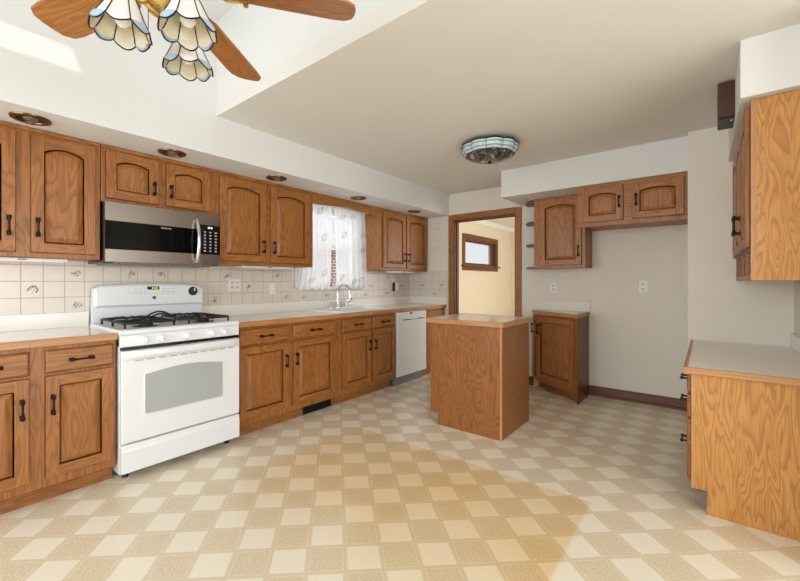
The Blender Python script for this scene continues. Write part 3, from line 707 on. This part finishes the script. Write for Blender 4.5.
# electrical plates on the tile and walls
def outlet(P, u, z, label, gangs=1, kind='outlet', mat='whitep'):
    r = thing('wall_outlet' if kind == 'outlet' else 'light_switch', label, 'outlet' if kind == 'outlet' else 'switch', P(u, z, 0), 'electrical wall plates')
    hw = .036*gangs+ (.0 if gangs == 1 else -.012); m = MB(); m.pbox(P, u-hw, u+hw, z-.058, z+.058, 0, .006); m.build('cover_plate', M[mat], r, bevel=.003)
    for g in range(gangs):
        uc = u+(g-(gangs-1)/2)*.048
        if kind == 'outlet':
            for s_ in (-1, 1):
                m = MB(); m.pbox(P, uc-.016, uc+.016, z+s_*.022-.014, z+s_*.022+.014, .006, .0085); so = m.build('socket', M['offw' if mat == 'whitep' else 'whitep'], r, bevel=.002)
                m = MB(); m.pbox(P, uc-.009, uc-.005, z+s_*.022-.006, z+s_*.022+.006, .0085, .0092); m.pbox(P, uc+.005, uc+.009, z+s_*.022-.006, z+s_*.022+.006, .0085, .0092); m.build('slots', M['dark'], so)
        else:
            m = MB(); m.pbox(P, uc-.016, uc+.016, z-.032, z+.032, .006, .010); m.build('rocker', M['white'], r, bevel=.003)
    return r
PT = FL(.007)
outlet(PT, 1.866, 1.197, 'double white outlet plate right of the range', 2)
outlet(PT, 2.268, 1.160, 'white rocker switch plate on the tile left of the window curtain', 1, 'switch')
outlet(PT, 4.20, 1.205, 'white outlet plate under the cabinet next to the doorway', 1)
r = thing('plug_in_adapter', 'black and white plug-in adapter in the outlet right of the sink', 'adapter', (.03, 4.2, 1.12))
MB().box(.0165, .05, 4.165, 4.185, 1.10, 1.215).build('black_side', M['black'], r, bevel=.003); MB().box(.0165, .058, 4.1855, 4.255, 1.105, 1.212).build('housing', M['whitep'], r, bevel=.005)
PBk = FB(YB)
outlet(PBk, 2.070, 1.162, 'left wall outlet above the small angled cabinet', 1)
outlet(PBk, 2.946, 1.178, 'right wall outlet in the empty refrigerator alcove', 1)
for z, lb in ((1.967, 'upper tiny nail in the wall left of the doorway'), (1.701, 'lower tiny nail in the wall left of the doorway')):
    m = MB(); m.cyl((.501, YB, z), (.501, YB-.012, z), .003, 8); m.cyl((.501, YB-.012, z), (.501, YB-.014, z), .007, 10)
    tag(m.build('nail', M['bronze'], loc=(.501, YB, z)), lb, 'nail', 'nails by the doorway')

# curtains
def curtain(y0, y1, side, label):
    r = thing('curtain', label, 'curtain', (.09, (y0(0)+y1(0))/2, 1.17), 'sheer window curtains')
    NU, NV = 72, 30; z1 = 2.082
    def pt(u, v, off=0):
        y = y0(v)+(y1(v)-y0(v))*u
        amp = .006+.010*(1-v*.4)
        x = .10+amp*math.sin(u*2*PI*6.5+side)+.004*math.sin(u*31+v*4)
        z = 1.150+(z1-1.150)*v
        if v < .001: z += .012*math.sin(u*2*PI*5)
        if v > .999: z += .010*abs(math.sin(u*PI*9))
        return (x+off, y, z)
    m = MB(); m.loops([[pt(u/NU, v/NV) for u in range(NU+1)] for v in range(NV+1)], False, False, False)
    c = m.build('sheer_panel', M['sheer'], r, smooth=True)
    rnd = random.Random(11+int(side*10))
    def pm(uu, vv): return Vector(pt(uu, vv, .004))
    for (u, v) in ([(.30, .90), (.16, .72), (.62, .93), (.75, .62), (.40, .10), (.12, .30), (.8, .2)] if side < 1 else [(.25, .9), (.6, .93), (.30, .68), (.85, .50), (.9, .7), (.2, .14), (.55, .08), (.8, .12)]):
        m = MB(); W_ = y1(v)-y0(v); a = rnd.uniform(.3, 1.2); L, wd = .045, .02; ring = []
        for k in range(14):
            t_ = 2*PI*k/14; e, f_ = L*math.cos(t_), wd*math.sin(t_)*(1-.35*math.cos(t_))
            du, dz = e*math.cos(a)-f_*math.sin(a), e*math.sin(a)+f_*math.cos(a)
            ring.append(pm(min(max(u+du/W_, 0), 1), min(max(v+dz/.907, .01), .99)))
        m.tube(ring, .0022, 5, True)
        m.tube([pm(min(max(u+q*math.cos(a)/W_, 0), 1), min(max(v+q*math.sin(a)/.907, .01), .99)) for q in (-.07, -.04, 0, .03)], .0018, 5)
        m.build('leaf_embroidery', M['embroid'], c)
    return r
curtain(lambda v: 2.530-.06*max(0, 1-v/.2), lambda v: 2.960+.025*v, .3, 'left sheer white curtain panel with leaf embroidery')
curtain(lambda v: 3.035-.03*v, lambda v: 3.565-.03*v*v, 1.7, 'right sheer white curtain panel with leaf embroidery')
m = MB(); m.cyl((.10, 2.526, 2.085), (.10, 3.570, 2.085), .006, 10); tag(m.build('curtain_rod', M['whitep'], loc=(.1, 3.05, 2.085)), 'thin white rod carrying the sheer curtains', 'curtain rod')
m = MB(); m.box(-.035, .015, 2.965, 3.055, W[2]+.0045, W[2]+.065); tag(m.build('wood_block', oak['y'], loc=(-.01, 3.01, W[2])), 'small wooden block on the sill between the curtains', 'block')

# recessed lights in the left soffit
for y, lb in ((.413, 'left of the microwave, nearest the camera'), (1.14, 'over the microwave'), (1.983, 'over the cabinet left of the window'), (3.0, 'over the sink window'), (4.02, 'nearest the doorway wall')):
    r = thing('recessed_light', 'brass-rimmed recessed ceiling light '+lb, 'light', (.50, y, SZ-.012), 'recessed lights in the soffit')
    m = MB(); m.lathe((.50, y, SZ), [(.088, 0), (.086, -.008), (.074, -.012), (.062, -.010), (.058, -.002), (.058, 0)], 32); m.build('trim_ring', M['brass'], r, smooth=True)
    m = MB(); m.lathe((.50, y, SZ), [(.060, -.002), (.040, -.003), (.001, -.003)], 24); m.build('baffle', M['black'], r, smooth=True)
    m = MB(); m.lathe((.50, y, SZ), [(.034, -.003), (.030, -.008), (.001, -.010)], 20); m.build('bulb', M['grey'], r, smooth=True)

# ------------------------------------------------------------------ island
r = thing('kitchen_island', 'freestanding oak island with a white laminate top', 'island', (1.88, 3.11, 0))
ix0, ix1, iy0, iy1 = 1.56, 2.214, 2.814, 3.405
m = MB(); m.pprism(FB(iy1), [(ix0+.075, 0), (ix1, 0), (ix1, .872), (ix0, .872), (ix0, .10), (ix0+.075, .10)], 0, iy1-iy0); m.build('body', isl['z'], r, bevel=.002)
m = MB(); m.box(ix1-.014, ix1+.003, iy0-.003, iy0+.014, 0, .872); m.build('corner_strip', edge['z'], r, bevel=.002)
tx0, tx1, ty0, ty1 = 1.525, 2.236, 2.790, 3.43
MB().box(tx0+.02, tx1-.02, ty0+.02, ty1-.02, .873, .912).build('laminate_top', M['lam'], r)
m = MB(); m.box(tx0, tx1, ty0, ty0+.02, .873, .9125); m.box(tx0, tx1, ty1-.02, ty1, .873, .9125); m.mi = 1; m.box(tx0, tx0+.02, ty0+.02, ty1-.02, .873, .9125); m.box(tx1-.02, tx1, ty0+.02, ty1-.02, .873, .9125)
m.build('wood_edge', [edge['x'], edge['y']], r, bevel=.003)

# ------------------------------------------------------------------ refrigerator wall
r = thing('corner_base_cabinet', 'small angled oak base cabinet against the wall beside the doorway', 'cabinet', (2.2, 4.4, 0))
A, B_, Cc, Dd = (1.845, YB-.001), (1.925, 4.43), (2.44, 4.125), (2.44, YB-.001)
m = MB(); m.prism([A, B_, Cc, Dd], .10, .862); m.build('body', oak['z'], r, bevel=.002)
MB().box(2.4405, 2.446, 4.118, YB-.001, 0, .862).build('side_panel', dko['z'], r)
m = MB(); m.prism([(A[0]+.06, A[1]), (B_[0]+.06, B_[1]+.09), (Cc[0]-.001, Cc[1]+.075), (Dd[0]-.001, Dd[1])], 0, .099); m.build('toe_kick', oak['x'], r)
PA, LA = ang(B_, Cc)
door(PA, .03, LA-.035, .145, .835, 'x', r, handle=.06, hz=.70, hlen=.11)
PA2, LA2 = ang(A, B_)
door(PA2, .02, LA2-.012, .145, .835, 'x', r, handle=LA2-.04, hz=.70, hlen=.11)
o_ = .02; cpts = [(A[0]-.02, YB-.001), (B_[0]-.025, B_[1]-.012), (Cc[0]+.012, Cc[1]-.04), (Dd[0]+.012, YB-.001)]
ins = [(A[0]+.0, YB-.001), (B_[0]-.005, B_[1]+.008), (Cc[0]-.004, Cc[1]-.012), (Dd[0]-.004, YB-.001)]
m = MB(); m.prism(ins, .864, .902); m.build('laminate_top', M['lam'], r)
m = MB()
for k in range(3): m.prism([cpts[k], cpts[k+1], ins[k+1], ins[k]], .863, .9025)
m.build('wood_edge', edge['x'], r, bevel=.002)
MB().box(1.815, 2.462, YB-.02, YB-.001, .9026, 1.012).build('backsplash', M['offw'], r, bevel=.002)

r = thing('corner_wall_cabinet', 'small oak wall cabinet with open rounded corner shelves', 'cabinet', (2.2, 4.42, 1.375))
ux0, ux1, uy = 1.953, 2.478, 4.275
MB().box(ux0, ux1, uy, YB-.001, 1.375, 2.133).build('body', oak['z'], r, bevel=.002)
door(FB(uy), ux0+.066, ux1-.035, 1.405, 2.105, 'x', r, arch=True, handle=ux1-.035-.028, hz=1.545, hlen=.11)
for z in (1.376, 1.634, 1.884, 2.118):
    m = MB(); m.prism([(ux0-.0005, YB-.002)]+[(ux0-.0005-.175*math.sin(a), YB-.002-.285*math.cos(a)) for a in [PI/2*k/12 for k in range(12, -1, -1)]], z, z+.014); m.build('shelf', dko['x'], r, bevel=.002)
r = thing('over_fridge_cabinet', 'wide oak cabinet with two doors above the refrigerator alcove', 'cabinet', (2.9, 4.26, 1.745))
fx0, fx1, fy = 2.482, XW-.002, 3.95
m = MB(); m.box(fx0, fx1, fy, YB-.001, 1.775, 2.133); m.box(fx0, fx1, fy, fy+.02, 1.742, 1.775); m.build('body', oak['x'], r, bevel=.002)
P = FB(fy)
door(P, fx0+.045, 2.865, 1.785, 2.092, 'x', r, arch=True, handle=2.865-.03, hz=1.945, hlen=.1)
door(P, 2.935, fx1-.025, 1.785, 2.092, 'x', r, arch=True, handle=2.935+.03, hz=1.945, hlen=.1)

# ------------------------------------------------------------------ right side desk and wall cabinet
r = thing('desk_cabinet', 'low oak drawer cabinet with laminate top in the right foreground', 'cabinet', (3.67, 3.2, 0))
dx0 = 3.384
m = MB(); m.box(dx0+.001, XR-.001, 2.622, YW-.001, .118, .733); m.build('body', oak['z'], r)
MB().box(3.45, XR-.001, 2.622, YW-.001, 0, .117).build('toe_kick', dko['y'], r)
m = MB(); m.pprism(FB(2.6215), [(3.45, 0), (XR-.001, 0), (XR-.001, .733), (dx0, .733), (dx0, .122), (3.45, .122)], 0, .0205); m.build('end_panel', pan['z'], r, bevel=.001)
MB().box(dx0, dx0+.018, 2.598, 2.601, .122, .733).build('edge_strip', edge['z'], r)
P = FR(dx0)
for z0, z1 in ((.622, .722), (.490, .610), (.145, .478)): drawer(P, 2.64, 3.22, z0, z1, 'y', r, hu=2.81, hlen=.10)
door(P, 3.26, 3.83, .145, .722, 'y', r)
MB().box(dx0-.014, XR-.001, 2.600, YW-.001, .735, .768).build('laminate_top', M['lam'], r)
m = MB(); m.box(dx0-.034, dx0-.0145, 2.582, YW-.001, .734, .7685); m.mi = 1; m.box(dx0-.0145, XR-.001, 2.582, 2.5995, .734, .7685); m.build('wood_edge', [edge['y'], edge['x']], r, bevel=.003)
MB().box(XR-.02, XR-.001, 2.6, YW-.001, .7686, .865).build('backsplash', M['lam'], r)

r = thing('hutch_wall_cabinet', 'tall oak wall cabinet above the low drawer cabinet on the right', 'cabinet', (3.78, 3.2, 1.23))
hx = 3.622
m = MB(); m.box(hx+.001, XR-.001, 2.62, YW-.001, 1.385, 2.133); m.box(hx+.001, XR-.001, 2.62, YW-.001, 1.234, 1.262); m.box(hx+.12, XR-.001, 2.62, YW-.001, 1.262, 1.385)
for y in (2.62, 2.93, 3.235, 3.54, YW-.019): m.box(hx+.001, hx+.12, y, y+.018, 1.262, 1.385)
m.build('body', oak['z'], r)
m = MB(); m.box(hx, XR-.001, 2.598, 2.6195, 1.232, 2.133); m.build('end_panel', pan['z'], r, bevel=.001)
MB().box(hx-.001, hx+.02, 2.594, 2.5978, 1.232, 2.133).build('edge_strip', edge['z'], r)
P = FR(hx)
for a, b, h in ((2.635, 3.015, 2.985), (3.035, 3.42, 3.065), (3.44, 3.835, None)):
    door(P, a, b, 1.40, 2.10, 'y', r, arch=True, handle=h, hz=1.555, hlen=.11)
for y in (2.64, 2.95, 3.255, 3.56):
    m = MB(); m.pbox(P, y+.012, y+.275, 1.268, 1.379, -.03, -.012); q = m.build('spice_drawer', dko['y'], r, bevel=.002)
    m = MB(); m.lathe(P(y+.14, 1.323, -.012), [(.004, 0), (.004, .008), (.009, .012), (.001, .016)], 12, (-1, 0, 0), True); m.build('knob', M['pbrass'], q, smooth=True)

r = thing('door_chime', 'dark woodgrain door chime box mounted on the right soffit', 'chime', (3.54, 3.1, 2.15))
m = MB(); m.box(3.502, 3.5795, 3.0, 3.22, 2.206, 2.413); m.build('cover', chm, r, bevel=.004)
m = MB(); m.box(3.504, 3.5795, 3.002, 3.218, 2.196, 2.2055); g = m.build('grille', M['bronze'], r, bevel=.003)
MB().box(3.560, 3.570, 3.04, 3.06, 2.192, 2.1955).build('push_tab', M['mark'], g)

# ------------------------------------------------------------------ ceiling light (leaded glass)
LX, LY, LZ, LR = 1.985, 3.09, 2.388, .25
r = thing('ceiling_light', 'round leaded glass flush light on the kitchen ceiling', 'light', (LX, LY, LZ-.16))
NL, SEG = 10, 100
def lob(rad, z, k, amp): 
    a = 2*PI*k/SEG; f = 1-amp+amp*abs(math.sin(a*NL/2))**.7; return (LX+rad*f*math.cos(a), LY+rad*f*math.sin(a), z)
prof = [(.240, .0, .085), (.238, -.026, .075), (.226, -.056, .06), (.205, -.076, .05)]
m = MB(); m.loops([[lob(R_, LZ+h, k, am) for k in range(SEG)] for R_, h, am in prof], False, False); m.build('outer_panels', M['paleblue'], r, smooth=True)
m = MB(); m.loops([[lob(R_, LZ+h, k, am) for k in range(SEG)] for R_, h, am in [(.205, -.076, .05), (.16, -.103, .02), (.09, -.124, 0), (.02, -.132, 0)]], False, True); m.build('mosaic_center', M['mosaic'], r, smooth=True)
m = MB()
for R_, h, am, t_ in ((.241, .0, .085, .006), (.2385, -.026, .075, .0025), (.227, -.056, .06, .0025), (.2055, -.076, .05, .003)): m.tube([lob(R_, LZ+h, k, am) for k in range(SEG)], t_, 6, True)
for q in range(NL):
    k = q*SEG//NL; m.tube([lob(R_, LZ+h, k, am) for R_, h, am in prof], .0025, 6)
m.build('leading', M['lead'], r, smooth=True)
m = MB(); m.lathe((LX, LY, CZ), [(.15, 0), (.15, -.02), (.19, -.026), (.001, -.030)], 48); m.build('canopy', M['bronze'], r, smooth=True)
m = MB(); m.lathe((LX, LY, LZ-.132), [(.02, 0), (.014, -.008), (.006, -.016), (.001, -.018)], 16); m.build('finial', M['bronze'], r, smooth=True)

# ------------------------------------------------------------------ ceiling fan
FX, FY = 2.12, .49; BZ = 2.17
r = thing('ceiling_fan', 'oak blade ceiling fan with leaded glass lamp shades', 'ceiling fan', (FX, FY, 1.9))
m = MB(); m.lathe((FX, FY, WT), [(.07, 0), (.07, -.02), (.03, -.06), (.001, -.06)], 24); m.cyl((FX, FY, WT-.05), (FX, FY, BZ+.15), .012, 12); m.build('downrod', M['pbrass'], r, smooth=True)
m = MB(); m.lathe((FX, FY, BZ), [(.001, .16), (.05, .16), (.10, .13), (.115, .08), (.115, .02), (.09, -.01), (.05, -.02), (.001, -.02)], 32); m.build('motor_housing', M['pbrass'], r, smooth=True)
m = MB(); m.lathe((FX, FY, BZ-.02), [(.05, 0), (.055, -.02), (.06, -.06), (.045, -.085), (.02, -.10), (.001, -.105)], 28); m.build('light_kit_hub', M['pbrass'], r, smooth=True)
def blade(a, name):
    ca, sa = math.cos(a), math.sin(a); pitch = math.radians(12)
    def tr(x, y, z):
        y2 = y*math.cos(pitch)-z*math.sin(pitch); z2 = y*math.sin(pitch)+z*math.cos(pitch)
        return Vector((x, y2, z2))
    out = [(.17, -.048), (.20, -.060), (.36, -.068), (.52, -.074), (.565, -.070), (.592, -.048), (.598, -.02), (.598, .02), (.592, .048), (.565, .070), (.52, .074), (.36, .068), (.20, .060), (.17, .048)]
    mm = bmesh.new(); lo = [mm.verts.new(tr(x, y, -.004)) for x, y in out]; hi = [mm.verts.new(tr(x, y, .004)) for x, y in out]
    mm.faces.new(list(reversed(lo))); mm.faces.new(hi)
    for k in range(len(out)): q = (k+1) % len(out); mm.faces.new((lo[k], lo[q], hi[q], hi[k]))
    me = bpy.data.meshes.new('blade'); mm.to_mesh(me); mm.free(); me.materials.append(blade_w)
    o = bpy.data.objects.new('blade', me); C.objects.link(o); o.parent = r; o.location = (0, 0, BZ-1.9); o.rotation_euler = (0, 0, a)
    mm = bmesh.new()
    mb = MB(); mb.bm.free(); mb.bm = mm
    mb.tube([(.09, 0, .0), (.14, 0, -.012), (.18, -.03, -.010), (.24, -.035, -.012)], [.012, .010, .008, .006], 8); mb.tube([(.14, 0, -.012), (.18, .03, -.010), (.24, .035, -.006)], [.010, .008, .006], 8)
    for y in (-.033, .033): mb.cyl((.235, y, -.012), (.235, y, -.020), .009, 10)
    me = bpy.data.meshes.new('blade_arm'); mm.to_mesh(me); mm.free(); me.materials.append(M['pbrass'])
    b_ = bpy.data.objects.new('blade_arm', me); C.objects.link(b_); b_.parent = o
for k in range(5): blade(math.radians(53+72*k), 'blade')
for k in range(3):      # lamp shades
    pos = [(2.11, .382), (2.262, .502), (2.06, .588)][k]
    dx_, dy_ = pos[0]-FX, pos[1]-FY; d = Vector((dx_, dy_, 0)).normalized()
    ax = (Vector((0, 0, -1))+d*.06).normalized()
    top = Vector((pos[0], pos[1], 2.065))-d*.006
    a1 = ax.orthogonal().normalized(); a2 = ax.cross(a1)
    NS, SG = 8, 64
    def sp_(rad, h, i, dip=0):
        a = 2*PI*i/SG; lobe = abs(math.sin(a*NS/2))**.8
        big = .5+.5*math.cos(a*4)
        return top+ax*(h+dip*lobe*(.65+.35*big))+(a1*math.cos(a)+a2*math.sin(a))*rad
    rows = [(.020, -.012, 0), (.038, .026, 0), (.058, .072, 0), (.071, .098, 0), (.075, .104, .020)]
    m = MB(); m.loops([[sp_(R_, h, i, dp) for i in range(SG)] for R_, h, dp in rows], False, False)
    m.mi = 1; m.loops([[sp_(R_-.003, h-.001, i, dp) for i in range(SG)] for R_, h, dp in rows], False, False)
    sh = m.build('lamp_shade', [M['shade_out'], M['shade_in']], r)
    m = MB()
    m.tube([sp_(.0755, .104, i, .020) for i in range(SG)], .0022, 5, True)
    for q in range(NS):
        i = q*SG//NS
        m.tube([sp_(R_+.001, h, i, dp) for R_, h, dp in rows], .0016, 5)
        m.tube([sp_(R_-.004, h, i, dp) for R_, h, dp in rows[1:]], .0016, 5)
        if q % 2 == 0:
            ii = list(range(i, i+SG//NS+1)); up = [sp_(.076, .098, a_, 0)+ax*(-.020*math.sin(PI*(a_-i)/(SG//NS))) for a_ in ii]
    m.build('leading', M['lead'], sh, smooth=True)
    for q in range(0, NS, 2):
        m = MB(); i = q*SG//NS; ii = list(range(i, i+SG//NS+1))
        for off in (.0012, -.0045):
            lo_ = [sp_(.0752+off, .104, a_, .0195) for a_ in ii]; up_ = [sp_(.0748+off, .104, a_, 0)-ax*(.006*math.sin(PI*(a_-i)/(SG//NS))) for a_ in ii]
            m.loops([lo_, up_], False, False, False)
        m.build('blue_glass', M['blue'], sh)
    m = MB(); m.tube([Vector((FX, FY, BZ-.08))+d*.03, Vector((FX, FY, BZ-.10))+d*.06, top-ax*.005], .009, 10); m.lathe(top-ax*.02, [(.012, 0), (.024, .012), (.026, .03)], 20, tuple(ax)); m.build('shade_holder', M['pbrass'], r, smooth=True)
    m = MB(); m.lathe(top+ax*.02, [(.010, 0), (.012, .02), (.022, .045), (.022, .06), (.010, .075), (.001, .078)], 16, tuple(ax)); m.build('bulb', M['shade_out'], r, smooth=True)
m = MB(); m.cyl((2.095, .455, 2.09), (2.095, .455, 1.97), .0015, 6); m.lathe((2.095, .455, 1.97), [(.001, 0), (.005, -.004), (.006, -.02), (.001, -.024)], 10); m.build('pull_chain', M['pbrass'], r, smooth=True)

# drop the builder's scratch values
for o in bpy.data.objects:
    if '_o' in o: del o['_o']
